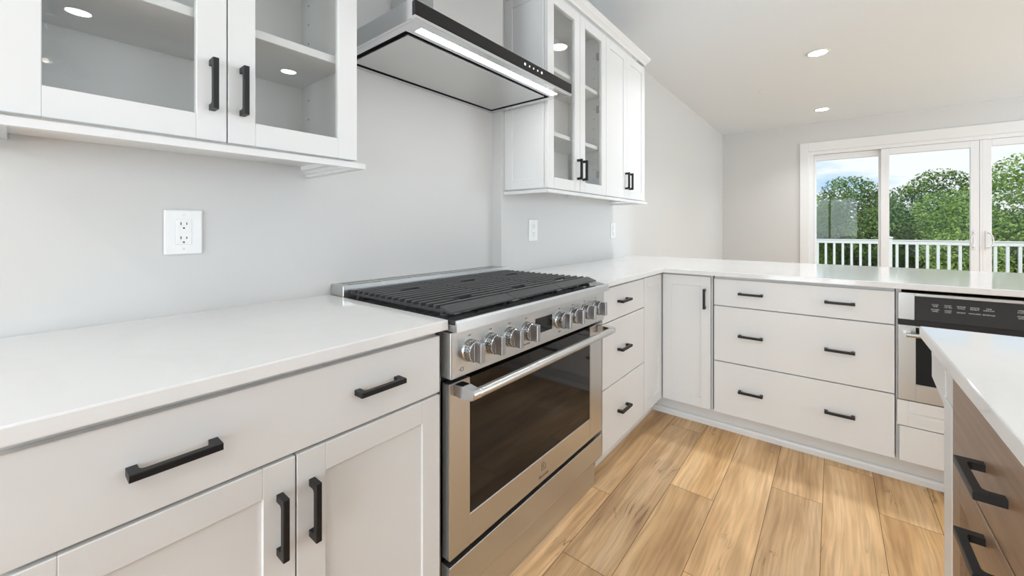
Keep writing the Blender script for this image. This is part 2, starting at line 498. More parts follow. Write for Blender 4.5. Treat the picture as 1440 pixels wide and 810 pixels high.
for a, b in ((-0.25, 2.65), (4.0, 6.4)):
    box(bm, RX, RX + .12, a, b, -0.16, 0.35); box(bm, RX, RX + .12, a, b, 2.25, CZ)
struct('wall_right', bm, M['wall'])

# casing round the sliding door (three boards)
bm = BM()
cy0, cy1 = BY - 0.020, BY - 0.0005
box(bm, DX0 - 0.105, DX0 + 0.002, cy0, cy1, 0, DZ1 + 0.13, 0.002)
box(bm, DX1 - 0.002, DX1 + 0.105, cy0, cy1, 0, DZ1 + 0.13, 0.002)
box(bm, DX0 + 0.002, DX1 - 0.002, cy0, cy1, DZ1 - 0.002, DZ1 + 0.13, 0.002)
struct('trim_1', bm, M['trim'])
for nm, (a, b, c, d) in {'baseboard_left': (0.0005, .014, 3.395, BY), 'baseboard_back': (0.0145, DX0 - .106, BY - .014, BY - .0005)}.items():
    struct(nm, box(BM(), a, b, c, d, 0, 0.115, 0.003), M['trim'])

# sliding door: four panels in a white vinyl frame
d1 = struct('door_1', box(box(box(box(BM(), DX0, DX0 + .062, BY + .003, BY + .135, 0, DZ1, .002), DX1 - .062, DX1, BY + .003, BY + .135, 0, DZ1, .002),
                              DX0 + .062, DX1 - .062, BY + .003, BY + .135, DZ1 - .05, DZ1, .002), DX0 + .062, DX1 - .062, BY + .003, BY + .135, 0, .035, .002), M['vinyl'])
MX = (DX0 + DX1) / 2
def slider_panel(x0, x1, y, lw, rw, top):
    z0, z1 = 0.036, top
    bm = BM()
    box(bm, x0, x0 + lw, y, y + .045, z0, z1, .003); box(bm, x1 - rw, x1, y, y + .045, z0, z1, .003)
    box(bm, x0 + lw, x1 - rw, y, y + .045, z1 - .085, z1, .003); box(bm, x0 + lw, x1 - rw, y, y + .045, z0, z0 + .10, .003)
    p = obj('sliding_panel', bm, M['vinyl'], d1)
    obj('glass_pane', box(BM(), x0 + lw + .0005, x1 - rw - .0005, y + .019, y + .023, z0 + .1005, z1 - .0855), M['winglass'], p)
    return p
zt = DZ1 - .052
slider_panel(DX0 + .063, DX0 + .86, BY + .068, .03, .085, zt)
slider_panel(DX1 - .86, DX1 - .063, BY + .068, .085, .03, zt)
pl = slider_panel(DX0 + .795, MX - .012, BY + .015, .085, .075, zt)
pr = slider_panel(MX + .012, DX1 - .795, BY + .015, .075, .085, zt)
obj('meeting_stile', box(BM(), MX - .0115, MX + .0115, BY + .012, BY + .062, .037, zt, .003), M['vinyl'], d1)
def cpull(side, parent, xc):
    bm = BM()
    pts = []
    for i in range(13):
        a = -1.15 + 2.3 * i / 12
        pts.append((xc + side * (0.052 * math.cos(a) - 0.012), BY - 0.032 - 0.0 * i, 1.0 + 0.098 * math.sin(a)))
    for p, q in zip(pts, pts[1:]): cyl(bm, p, q, 0.0075, n=10)
    for q in (pts[0], pts[-1]): cyl(bm, q, (q[0], BY + .0145, q[2]), 0.0075, n=10)
    h = obj('pull_handle', bm, M['vinyl'], parent, smooth=True)
    obj('lock_plate', box(BM(), xc - .016, xc + .016, BY + .009, BY + .0148, .88, 1.12, .003), M['vinyl'], h)
cpull(-1, pl, MX - .05); cpull(1, pr, MX + .05)

# unseen windows added to side and front wall to let fill light in (frames only)
for i, (a, b, c, d, ax) in enumerate(((.58, 2.12, .0, 2.17, 'y'), (2.78, 5.62, .23, 2.27, 'y'), (-0.25, 2.65, .35, 2.25, 'x'), (4.0, 6.4, .35, 2.25, 'x'))):
    bm = BM(); t = .05
    def fr(u0, u1, z0, z1):
        if ax == 'y': box(bm, u0, u1, FY - .07, FY - .02, z0, z1, .003)
        else: box(bm, RX + .02, RX + .07, u0, u1, z0, z1, .003)
    fr(a, a + t, c, d); fr(b - t, b, c, d); fr(a + t, b - t, c, c + t); fr(a + t, b - t, d - t, d); fr((a + b) / 2 - .03, (a + b) / 2 + .03, c + t, d - t)
    struct('window_%d' % (i + 1), bm, M['vinyl'])

# ================================================================== CABINET KIT  (local: x width, front looks along -y, z up)
FW = 0.057                                   # stile and rail width
def shaker_bm(x0, x1, z0, z1, y=0.0, th=0.02, fw=FW, rec=0.007, panel=True, rail=None):
    rail = rail or fw
    bm = BM(); b = 0.0012
    box(bm, x0, x0 + fw, y, y + th, z0, z1, b); box(bm, x1 - fw, x1, y, y + th, z0, z1, b)
    box(bm, x0 + fw, x1 - fw, y, y + th, z0, z0 + rail, b); box(bm, x0 + fw, x1 - fw, y, y + th, z1 - rail, z1, b)
    if panel: box(bm, x0 + fw - .004, x1 - fw + .004, y + rec, y + th - .003, z0 + rail - .004, z1 - rail + .004)
    return bm

def pull_mesh():
    L, s, p, lw = 0.114, 0.0115, 0.032, 0.017
    bm = BM()
    h = s / 2
    # outline seen from above: square bar with two legs whose inner corners are rounded
    r = 0.007
    a = L / 2
    inner = [(-a + lw + 0.0, -0.0)]
    pts = [(-a, 0.0), (-a, -p), (a, -p), (a, 0.0), (a - lw + .004, 0.0)]
    for i in range(6):
        t = i / 5 * PI / 2
        pts.append((a - lw + .004 - r * (1 - math.cos(t)) , -(p - s) + r - r * math.sin(t) if False else -(p - s - r) - r * math.sin(t)))
    for i in range(6):
        t = PI / 2 - i / 5 * PI / 2
        pts.append((-(a - lw + .004) + r * (1 - math.cos(t)), -(p - s - r) - r * math.sin(t)))
    pts.append((-(a - lw + .004), 0.0))
    prism(bm, pts, 'z', -h, h)
    bmesh.ops.recalc_face_normals(bm, faces=bm.faces)
    es = [e for e in bm.edges if abs(e.verts[0].co.z - e.verts[1].co.z) < 1e-6 and all(v.co.y < -p + 1e-5 for v in e.verts)]
    bmesh.ops.bevel(bm, geom=es, offset=0.0012, segments=1, affect='EDGES')
    return mesh_of('handle', bm, M['black'])
PULL = pull_mesh()
def pull(parent, x, z, vert=False, y=0.0):
    o = obj('handle', PULL, None, parent, (x, y, z), (0, PI / 2, 0) if vert else (0, 0, 0))
    return o

def drawer(root, x0, x1, z0, z1, pulls, mat='white', shaker=False, hz=None):
    g = 0.0015
    bm = shaker_bm(x0 + g, x1 - g, z0 + g, z1 - g) if shaker else box(BM(), x0 + g, x1 - g, 0, 0.02, z0 + g, z1 - g, 0.0015)
    d = obj('drawer', bm, M[mat], root)
    for px in pulls: pull(d, px, hz if hz is not None else (z0 + z1) / 2)
    return d

def door(root, x0, x1, z0, z1, handle=None, mat='white', glass=False, rail=None):
    g = 0.0015
    d = obj('door', shaker_bm(x0 + g, x1 - g, z0 + g, z1 - g, panel=not glass, rail=rail), M[mat], root)
    if glass:
        rl = rail or FW
        obj('glass_pane', box(BM(), x0 + g + FW + .0004, x1 - g - FW - .0004, .009, .0125, z0 + g + rl + .0004, z1 - g - rl - .0004), M['glass'], d)
    if handle: pull(d, handle[0], handle[1], True)
    return d

ZT = 0.8865          # underside of the stone
ZK = 0.114           # top of the toe kick
def base_body(root, w, depth, mat='reveal', z0=ZK, x0=0.0, z1=ZT):
    bm = BM(); t = .018; y = .0215
    # carcass: two sides, bottom, back, front frame rails
    box(bm, x0, x0 + t, y, depth, z0, z1 - .0005); box(bm, x0 + w - t, x0 + w, y, depth, z0, z1 - .0005)
    box(bm, x0 + t, x0 + w - t, y, depth, z0, z0 + t); box(bm, x0 + t, x0 + w - t, depth - .008, depth, z0 + t, z1 - .0005)
    box(bm, x0 + t, x0 + w - t, y + .0, y + .018, z0 + t, z1 - .0005)
    return obj('body', bm, M[mat], root)

XF = 0.6254          # plane of the door faces on the left wall
YF = 2.481           # plane of the door faces on the peninsula
R90 = PI / 2

# ---- base cabinet left of the range: one wide drawer over two doors
y0 = -0.023
w = 0.734
t = thing('base_cabinet', 'white base cabinet with one wide drawer over two shaker doors, left of the range', 'cabinet', (XF, y0, 0), R90)
base_body(t, w, XF - .002)
drawer(t, 0.0, w, 0.719, 0.872, (0.182, 0.546), hz=0.797)
mid = 0.344 - y0
door(t, 0.0, mid, 0.116, 0.7155, (mid - 0.030, 0.598))
door(t, mid, w, 0.116, 0.7155, (mid + 0.030, 0.598))
obj('toe_kick', box(BM(), 0, w, .078, .090, 0, ZK), M['white'], t)

# ---- drawer base right of the range
y0 = 1.672
w = 2.186 - y0
t = thing('drawer_cabinet', 'narrow white cabinet of three slab drawers with one handle each, right of the range', 'cabinet', (XF, y0, 0), R90)
base_body(t, w, XF - .068)
for (a, b, hz) in ((0.7165, 0.876, .800), (0.4115, 0.7145, .566), (0.116, 0.4095, .266)):
    drawer(t, 0, w, a, b, (0.218,), hz=hz)
obj('toe_kick', box(BM(), 0, w, .078, .090, 0, ZK), M['white'], t)

# ---- blind corner cabinet with a folding pair of narrow shaker fronts
t = thing('corner_cabinet', 'white inside corner cabinet with two shaker fronts meeting in the corner', 'cabinet', (0.0, 0.0, 0))
bm = BM()
box(bm, 0.067, XF - .0225, 2.188, YF + .022, ZK, ZT - .0005)
box(bm, 0.067, 0.908, YF + .0225, 3.09, ZK, ZT - .0005)
obj('body', bm, M['reveal'], t)
dl = obj('door', shaker_bm(0.0015, 0.288, 0.1175, 0.8765, fw=.050, rail=.057), M['white'], t, (XF, 2.1885, 0), (0, 0, R90))
dr = obj('door', shaker_bm(0.0015, 0.268, 0.1175, 0.8765, fw=.050, rail=.057), M['white'], t, (XF + .0045, YF, 0))
pull(dr, 0.240, 0.750, True)
obj('toe_kick', box(BM(), XF - .090, XF - .078, 2.188, 2.556, 0, ZK), M['white'], t)

# ---- wide drawer base on the peninsula
x0, x1 = 0.916, 1.6625
w = x1 - x0
t = thing('drawer_cabinet', 'wide white cabinet of three slab drawers with two handles each, left of the microwave', 'cabinet', (x0, YF, 0))
base_body(t, w, .61)
for (a, b, hz) in ((0.7205, 0.872, .797), (0.4085, 0.7185, .567), (0.116, 0.4065, .264)):
    drawer(t, 0, w, a, b, (0.182, 0.552), hz=hz)

# ---- cabinet that houses the microwave
x0 = 1.6665
MWW = 0.61
w = MWW + .012
t = thing('microwave_cabinet', 'white peninsula cabinet framing the built-in microwave above a low drawer', 'cabinet', (x0, YF, 0))
bm = BM(); y = .0215
box(bm, 0, .018, y, .61, ZK, ZT - .0005); box(bm, w - .018, w, y, .61, ZK, ZT - .0005)
box(bm, .018, w - .018, y, .61, ZK, ZK + .018); box(bm, .018, w - .018, .602, .61, ZK + .018, ZT - .0005)
box(bm, .018, w - .018, y, .61, .372, .388)
obj('body', bm, M['reveal'], t)
bm = shaker_bm(0.002, w - .002, 0.276, 0.388, fw=.036, rail=.05, th=.0195, y=.0015, rec=.004)
obj('filler_panel', bm, M['white'], t)
drawer(t, 0.008, w - .006, 0.116, 0.274, (w / 2,), hz=.195)
t2 = thing('base_cabinet', 'plain white end cabinet of the peninsula, right of the microwave', 'cabinet', (x0 + w + .004, YF, 0))
base_body(t2, 0.40, .61)
door(t2, 0, 0.40, 0.116, 0.872, (0.03, .75))

# toe kick and shoe moulding along the peninsula
TK = 2.559
bm = BM()
box(bm, XF - .0775, 2.69, TK, TK + .012, 0.0, ZK - .0005)
struct('trim_2', bm, M['white'])
bm = BM()
sweep(bm, [(XF - .077, TK - .0003), (2.69, TK - .0003)], [(0, 0.0), (.016, 0.0), (.016, .024), (.013, .032), (.008, .036), (0, .036)])
struct('trim_3', bm, M['trim'])

# ---- stone tops
def slab(name, pts, z0, z1, label, cat):
    bm = BM(); prism(bm, pts, 'z', z0, z1)
    bmesh.ops.recalc_face_normals(bm, faces=bm.faces)
    es = [e for e in bm.edges]
    bmesh.ops.bevel(bm, geom=es, offset=0.003, segments=2, affect='EDGES', profile=.5)
    o = obj(name, bm, M['quartz'])
    return tag(o, label, cat)
slab('countertop', [(0.001, -0.06), (0.646, -0.06), (0.646, 0.7215), (0.001, 0.7215)], 0.887, 0.914,
     'white quartz countertop on the two-door cabinet left of the range', 'countertop')
slab('countertop', [(0.066, 1.6455), (0.646, 1.6455), (0.646, 2.449), (2.75, 2.449), (2.75, 3.39), (0.066, 3.39)], 0.887, 0.914,
     'white quartz L-shaped countertop running from the range round onto the peninsula', 'countertop')

# ================================================================== UPPER CABINETS
UZ0, UZ1 = 1.357, 2.362
def upper(name, label, wx, y0, w, glass, hz, seam, end_left=False, ends=(True, True), pins=True):
    t = thing(name, label, 'cabinet', (0.338, y0, 0), R90, )
    dep = 0.338 - wx - .001
    bm = BM(); k = .018; y = .0215
    box(bm, 0, k, y, dep, UZ0, UZ1 + .012, .0008); box(bm, w - k, w, y, dep, UZ0, UZ1 + .012, .0008)
    box(bm, k, w - k, y, dep, UZ0 + .014, UZ0 + .032); box(bm, k, w - k, y, dep, UZ1 - .006, UZ1 + .012)
    bdy = obj('body', bm, M['white'], t)
    obj('back_panel', box(BM(), k, w - k, dep - .008, dep - .0005, UZ0 + .032, UZ1 - .006), M['inside'], t)
    if glass:
        for z in (1.638, 1.975):
            obj('shelf', box(BM(), k + .001, w - k - .001, .028, dep - .009, z, z + .022, .001), M['white'], t)
        bm = BM()
        for sx, d in ((k, 1), (w - k, -1)):
            for yy in (.075, dep - .06):
                z = 1.46
                while z < 2.25:
                    if not any(abs(z - q) < .03 for q in (1.645, 1.985)):
                        cyl(bm, (sx - d * .001, yy, z), (sx + d * .0006, yy, z), .0028, n=8)
                    z += .064
        tmp = mesh_of('holes', bm, M['pin'])            # shelf pin holes belong to the cabinet sides
        b2 = BM(); b2.from_mesh(bdy.data); n0 = len(b2.faces); b2.from_mesh(tmp)
        b2.faces.ensure_lookup_table()
        for f in b2.faces[n0:]: f.material_index = 1
        b2.to_mesh(bdy.data); b2.free(); bdy.data.materials.append(M['pin']); bpy.data.meshes.remove(tmp)
        for sx, d in ((k, 1), (w - k, -1)):
            for z in (1.49, 1.90, 2.23):
                obj('hinge', box(box(BM(), sx, sx + d * .011, .024, .055, z - .022, z + .022, .002), sx + d * .011, sx + d * .02, .022, .032, z - .012, z + .012, .002), M['hinge'], t)
    door(t, 0.0, seam, UZ0, UZ1 - .004, (seam - .030, hz), glass=glass)
    door(t, seam, w, UZ0, UZ1 - .004, (seam + .030, hz), glass=glass)
    # light rail under the front and the ends
    path = [(0, dep - .002), (0, .004), (w, .004), (w, dep - .002)]
    if not ends[0]: path = path[1:]
    if not ends[1]: path = path[:-1]
    # the profile grows to the right of the walking direction, so walk clockwise seen from above
    bm = BM()
    sweep(bm, path[::-1], [(-.018, 1.334), (-.001, 1.334), (.0035, 1.336), (.0055, 1.3395), (.0035, 1.343), (-.001, 1.3445), (-.012, 1.3445), (-.012, 1.3495), (-.018, 1.3495)])
    obj('light_rail', bm, M['white'], t)
    obj('shadow_gap', box(BM(), .002, w - .002, .0165, .0208, 1.3498, 1.3562), M['reveal'], t)
    return t
u1 = upper('wall_cabinet', 'white wall cabinet with two glass doors, left of the hood', 0.0, -0.029, 0.668, True, 1.483, 0.340)
u2 = upper('wall_cabinet', 'white wall cabinet with two glass doors, just right of the hood', 0.065, 1.655, 0.6545, True, 1.480, 0.328, ends=(True, False))
u3 = upper('wall_cabinet', 'white wall cabinet with two solid shaker doors, farthest from the range', 0.065, 2.3105, 0.6545, False, 1.476, 0.328, ends=(False, True))
# shaker end panel on the side that faces the hood
ep = obj('end_panel', shaker_bm(0.0, 0.250, UZ0 + .002, UZ1 + .010, fw=.052, th=.008, rec=.004), M['white'], u2, (-.0085, .272, 0), (0, 0, -R90))
# crown over both right-hand cabinets
bm = BM()
prof = [(0, 2.3755), (.004, 2.3755), (.007, 2.386), (.014, 2.394), (.022, 2.402), (.029, 2.413), (.033, 2.417), (.033, 2.430), (0, 2.430)]
sweep(bm, [(0.068, 2.968), (0.3385, 2.968), (0.3385, 1.652), (0.068, 1.652)][::-1], prof)
tag(obj('crown_molding', bm, M['white']), 'white crown moulding along the top of the wall cabinets right of the hood', 'moulding')
bm = BM()
sweep(bm, [(0.002, 0.642), (0.3385, 0.642), (0.3385, -0.032)][::-1], prof)
tag(obj('crown_molding', bm, M['white']), 'white crown moulding on top of the glass cabinet left of the hood', 'moulding')

# ================================================================== RANGE   local: x 0..RW along the wall, front of the door at y=0
RY0, RW = 0.727, 0.913
t = thing('range', 'stainless steel six burner gas range with eight knobs under the hood', 'stove', (0.640, RY0, 0), R90)
rg = t
bm = BM()
box(bm, 0.003, RW - .003, 0.045, 0.635, 0.078, 0.896)
obj('body', bm, M['dark'], t)
for a, b in ((0.0, .0025), (RW - .0025, RW)):
    obj('side_panel', box(BM(), a, b, 0.034, 0.636, 0.078, 0.890, .0008), M['steel_z'], t)
# cooktop pan with raised rim
bm = BM()
box(bm, 0.004, RW - .004, -.0265, 0.5495, 0.9005, 0.9105, .0015)
obj('cooktop', bm, M['enamel'], t)
# bull nose lip
bm = BM()
prism(bm, [(-.033, .8815), (-.0315, .906), (-.0295, .9115), (-.0268, .9125), (-.0268, .9002), (.012, .9002), (.012, .8815)], 'x', 0.0, RW)
obj('front_lip', bm, M['steel'], t)
# control panel
bm = BM()
box(bm, 0.0, RW, -.010, 0.033, 0.7505, 0.8775, .003, 2)
cp = obj('control_panel', bm, M['steel'], t)
obj('display', box(BM(), 0.387, 0.489, -.0118, -.0102, 0.793, 0.846, .0006), M['blackglass'], cp)
# the drilled knob ring pattern, a plain lathe with a bright grip blade
def knob(x, big):
    r = 0.0305 if big else 0.029
    z = 0.8165
    rot = Matrix.Translation((x, -.0102, z)) @ Matrix.Rotation(math.radians(90), 4, 'X')
    bm = lathe(BM(), [(0, 0), (r + .003, 0), (r + .003, .003), (r + .001, .006), (r, .006), (0, .006)], 40, rot)
    k = sharp(obj('knob', bm, M['chrome'], t))
    bm = lathe(BM(), [(0, .006), (r - .001, .006), (r - .001, .012), (r - .003, .013), (r - .003, .0145), (r - .0005, .0155), (r - .0005, .026), (r - .002, .028), (0, .028)], 40, rot)
    sharp(obj('dial', bm, M['chrome'], k))
    # rows of dark knurl dents
    bm = BM()
    for row in (.009, .019, .0235):
        rr = (r - .001) if row < .013 else (r - .0005)
        for i in range(22):
            a = 2 * PI * i / 22 + (0.14 if row == .0235 else 0)
            c = Vector((rr * math.cos(a), rr * math.sin(a), row))
            mt = rot @ Matrix.Translation(c) @ Matrix.Rotation(a, 4, 'Z')
            bmesh.ops.create_cube(bm, size=1.0, matrix=mt @ Matrix.Diagonal((.0012, .0042, .0028, 1)))
    obj('knurl', bm, M['greyprint'], k)
    bm = BM()
    bx = box(BM(), x - .0085, x + .0085, -.0102 - .052, -.0102 - .028, z - .0265, z + .0265, .0018, 2)
    obj('grip', bx, M['bluesteel'], k)
for i, kx in enumerate((0.070, 0.158, 0.246, 0.334, 0.540, 0.636, 0.730, 0.828)): knob(kx, False)
# printed marks: lamp symbol by the first knob, tiny captions
bm = BM()
mt = Matrix.Translation((0.040, -.0104, 0.771)) @ Matrix.Rotation(math.radians(90), 4, 'X')
lathe(bm, [(.0045, 0), (.006, 0), (.006, .0004), (.0045, .0004), (.0045, 0)], 16, mt)
box(bm, .030, .034, -.0107, -.0101, .770, .772); box(bm, .046, .0475, -.0107, -.0101, .7755, .777)
obj('printed_symbol', bm, M['greyprint'], cp)
for cx, body in ((0.334, 'OVEN MODE'), (0.540, 'TEMP')):
    text('caption', body, .0075, M['greyprint'], cp, (cx, -.0104, .772), FACE)
for cx in (0.070, 0.158, 0.246, 0.334, 0.540, 0.636, 0.730, 0.828):
    text('caption', 'OFF', .0065, M['greyprint'], cp, (cx, -.0104, .8575), FACE)
# oven door
OZ0, OZ1 = 0.257, 0.735
WX0, WX1, WZ0 = 0.083, 0.800, 0.346
bm = BM(); th = .030
box(bm, 0.004, WX0, 0, th, OZ0, OZ1, .002); box(bm, WX1, RW - .004, 0, th, OZ0, OZ1, .002)
box(bm, WX0, WX1, 0, th, OZ0, WZ0, .002)
od = obj('oven_door', bm, M['steel'], t)
obj('window', box(BM(), WX0 + .0005, WX1 - .0005, .0015, th - .002, WZ0 + .0005, OZ1 - .001, .001), M['blackglass'], od)
# emblem: a square frame holding the rounded letter mark, name below
bm = BM(); ex, ez = 0.452, 0.312; q = .0135
for (a, b, c, d) in ((-q, -q + .0015, -q, q), (q - .0015, q, -q, .004), (-q, q, -q, -q + .0015), (-q, .004, q - .0015, q)):
    box(bm, ex + a, ex + b, -.0006, .0, ez + c, ez + d)
mt = Matrix.Translation((ex, -.0006, ez)) @ Matrix.Rotation(math.radians(-90), 4, 'X')
for i in range(14):
    a0, a1 = (math.radians(40 + i * 20), math.radians(40 + (i + 1) * 20))
    p = [(.0068, a0), (.0085, a0), (.0085, a1), (.0068, a1)]
    bm.faces.new([bm.verts.new((ex + r * math.cos(a), -.0006, ez + r * math.sin(a))) for r, a in p])
box(bm, ex - .0075, ex + .0045, -.0006, 0, ez - .0008, ez + .0008)
obj('emblem', bm, M['greyprint'], od)
text('nameplate', 'Electrolux', .0145, M['greyprint'], od, (ex, -.0003, 0.279), FACE)
# handle
hz, hy, hr = 0.716, -.062, .0135
h = obj('oven_handle', cyl(BM(), (0.045, hy, hz), (RW - .045, hy, hz), hr, n=32), M['steel'], od, smooth=False)
sharp(h)
for sx in (0.045, RW - .045):
    s = -1 if sx < .4 else 1
    bm = BM()
    prism(bm, [(-.002 + .001, hz + .017), (-.001, hz - .017), (-.030, hz - .017), (hy - .002, hz - .0145), (hy - .012, hz - .008), (hy - .0135, hz + .006), (hy - .008, hz + .0135), (-.028, hz + .017)][::-1],
          'x', sx - .015 + s * .008, sx + .015 + s * .008)
    bmesh.ops.bevel(bm, geom=list(bm.edges), offset=.002, segments=1, affect='EDGES')
    obj('bracket', bm, M['chrome'], h)
# warming drawer panel and kick
bm = BM()
prism(bm, [(0.0, .240), (0.0, .150), (.012, .127), (.034, .127), (.034, .240)], 'x', 0.004, RW - .004)
bmesh.ops.bevel(bm, geom=list(bm.edges), offset=.0012, segments=1, affect='EDGES')
obj('lower_panel', bm, M['steel'], t)
obj('toe_kick', box(BM(), 0.012, RW - .004, .036, .044, 0.0, .1265, .0005), M['steel'], t)
# rear trim with vent slots
bm = BM()
box(bm, 0.0, RW, 0.5500, 0.6375, 0.897, 0.952, .002)
rt = obj('rear_trim', bm, M['steel'], t)
n = 6
for i in range(n):
    a = .022 + i * (RW - .044) / n
    for ya, yb in ((.556, .574), (.600, .626)):
        obj('vent_slot', box(BM(), a + .006, a + (RW - .044) / n - .006, ya, yb, .9518, .9526), M['enamel'], rt)
# burners
for bx in (0.160, RW / 2, RW - .160):
    for by in (0.115, 0.400):
        bm = lathe(BM(), [(0, .9108), (.058, .9108), (.055, .9145), (.044, .916), (.042, .9205), (0, .9205)], 28, Matrix.Translation((bx, by, 0)))
        b = sharp(obj('burner', bm, M['burner'], t))
        bm = lathe(BM(), [(0, .9207), (.036, .9207), (.037, .923), (.034, .925), (0, .9255)], 28, Matrix.Translation((bx, by, 0)))
        sharp(obj('burner_cap', bm, M['iron'], b))
# grates: three cast frames of close parallel bars
GY0, GY1 = 0.018, 0.542
ZG = 0.944
gw = (RW - .044) / 3
for gi in range(3):
    xa, xb = .022 + gi * gw + .0015, .022 + (gi + 1) * gw - .0015
    bm = BM()
    # sloping front flange, side rails, rear flange
    prism(bm, [(GY0, .926), (GY0, .931), (GY0 + .042, ZG), (GY0 + .042, ZG - .010), (GY0 + .006, .926)], 'x', xa, xb)
    prism(bm, [(GY1, .927), (GY1, ZG - .002), (GY1 - .030, ZG), (GY1 - .030, ZG - .012), (GY1 - .012, .927)], 'x', xa, xb)
    for sx in (xa, xb - .011): box(bm, sx, sx + .011, GY0 + .03, GY1 - .02, .924, .9335, .002)
    for sx in ((xa + xb) / 2 - .006,): box(bm, sx, sx + .012, GY0 + .03, GY1 - .02, .925, .9335, .002)
    nb = 13
    cxm = (xa + xb) / 2
    for k in range(nb):
        y = GY0 + .068 + k * (GY1 - GY0 - .120) / (nb - 1)
        prof = [(y - .0055, ZG - .012), (y - .0055, ZG - .002), (y - .0035, ZG), (y + .0035, ZG), (y + .0055, ZG - .002), (y + .0055, ZG - .012)]
        near = min(abs(y - 0.115), abs(y - 0.400))
        if near < .022:
            prism(bm, prof, 'x', xa, cxm - .040); prism(bm, prof, 'x', cxm + .040, xb)
        else: prism(bm, prof, 'x', xa, xb)
    for sx in (xa + .012, xb - .012):
        for yy in (GY0 + .04, GY1 - .04): box(bm, sx - .008, sx + .008, yy - .008, yy + .008, .9106, .9315, .001)
    bmesh.ops.translate(bm, vec=(0, 0, -.006), verts=[v for v in bm.verts if v.co.z > .9115])
    obj('grate', bm, M['iron'], t)

# ================================================================== RANGE HOOD
t = thing('range_hood', 'stainless canopy range hood with black glass front over the range', 'hood', (0, 0, 0))
HX, HY0, HY1, HB, HT = 0.478, 0.731, 1.624, 1.777, 1.838
bm = BM()
# shell: left, right, back walls and top, open below for the panel
box(bm, 0.001, HX, HY0, HY0 + .012, HB, HT, .001); box(bm, 0.001, HX, HY1 - .012 - .003, HY1 - .003, HB, HT, .001)
box(bm, 0.001, HX, HY0 + .012, HY1 - .015, HT - .002, HT)
box(bm, 0.001, .026, HY0 + .012, HY1 - .015, HB, HT - .002)
# front underside deck that carries the light
box(bm, .398, HX, HY0 + .012, HY1 - .015, HB, HB + .02)
box(bm, .026, .398, HY0 + .012, HY0 + .036, HB, HB + .02); box(bm, .026, .398, HY1 - .040, HY1 - .015, HB, HB + .02)
obj('canopy', bm, M['hoodsteel'], t)
obj('light_strip', box(BM(), .418, .448, HY0 + .058, HY1 - .055, HB - .0012, HB + .004, .0005), M['ledstrip'], t)
obj('baffle_cavity', box(BM(), .0265, .3975, HY0 + .0365, HY1 - .0405, HB + .012, HB + .019), M['dark'], t)
obj('filter_panel', box(BM(), .046, .380, HY0 + .058, HY1 - .062, HB - .0005, HB + .006, .001), M['hoodpan'], t)
bm = BM()
box(bm, HX + .0005, HX + .016, HY0 - .001, HY1 - .002, 1.784, 1.8265, .0008)
gf = obj('glass_front', bm, M['blackglass'], t)
obj('lower_trim', box(BM(), HX + .0005, HX + .0145, HY0 - .001, HY1 - .002, 1.7715, 1.7836, .001), M['chrome'], t)
for i, yy in enumerate((1.262, 1.292, 1.320, 1.349, 1.378)):
    s = .0045 if i in (0, 4) else .003
    o = obj('touch_icon', box(BM(), HX + .0161, HX + .0164, yy - s, yy + s, 1.806 - s, 1.806 + s), M['icon'], gf)
# chimney
CY0, CY1, CXF = 0.982, 1.384, 0.277
bm = BM()
box(bm, 0.001, CXF, CY0, CY1, HT + .0005, 2.33, .002)
obj('chimney', bm, M['hoodsteel'], t)
bm = BM()
box(bm, 0.001, CXF - .004, CY0 + .004, CY1 - .004, 2.3305, CZ - .001, .002)
obj('chimney_upper', bm, M['hoodsteel'], t)

# ================================================================== BUILT-IN MICROWAVE   local like a cabinet front
t = thing('microwave', 'built-in stainless microwave with black glass control panel under the peninsula top', 'microwave', (1.6725, YF, 0))
w = MWW
obj('body', box(BM(), .016, w - .016, .023, .52, .392, .866), M['dark'], t)
bm = BM()
box(bm, 0, .052, 0, .022, .751, .870, .001); box(bm, w - .03, w, 0, .022, .751, .870, .001)
box(bm, .052, w - .03, 0, .022, .857, .870, .001)
obj('control_frame', bm, M['steel_z'], t)
cpn = obj('control_panel', box(BM(), .0525, w - .0305, .001, .020, .751, .8565, .001), M['panelglass'], t)
cap = [('COOK\nTIME', 'POWER\nLEVEL'), ('START\n+30 SEC', 'CLEAR\nLOCK'), ('SENSOR\nCOOK', 'REHEAT'), ('SENSOR\nREHEAT', 'POPCORN'), ('TIME\nDEFROST', 'BEVERAGE')]
for i, (a, b) in enumerate(cap):
    x = .115 + i * .038
    text('caption', a, .0072, M['print'], cpn, (x, .0006, .822), FACE)
    text('caption', b, .0072, M['print'], cpn, (x, .0006, .801), FACE)
text('caption', 'OPEN\nCLOSE', .0075, M['print'], cpn, (.352, .0006, .826), FACE)
text('caption', 'START\nSTOP', .0075, M['print'], cpn, (.352, .0006, .803), FACE)
obj('gap_strip', box(BM(), 0, w, .004, .020, .7255, .7505), M['dark'], t)
bm = BM()
box(bm, 0, .056, 0, .022, .393, .725, .001); box(bm, w - .056, w, 0, .022, .393, .725, .001)
box(bm, .056, w - .056, 0, .022, .393, .468, .001); box(bm, .056, w - .056, 0, .022, .718, .725, .001)
md = obj('microwave_door', bm, M['steel_z'], t)
obj('window', box(BM(), .0565, w - .0565, .002, .02, .4685, .7175, .001), M['blackglass'], md)
bm = cyl(BM(), (.022, -.038, .690), (w - .022, -.038, .690), .010, n=24)
mh = sharp(obj('door_handle', bm, M['steel'], md))
for sx in (.030, w - .030):
    obj('standoff', box(BM(), sx - .009, sx + .009, -.038, -.0003, .681, .699, .002), M['chrome'], mh)

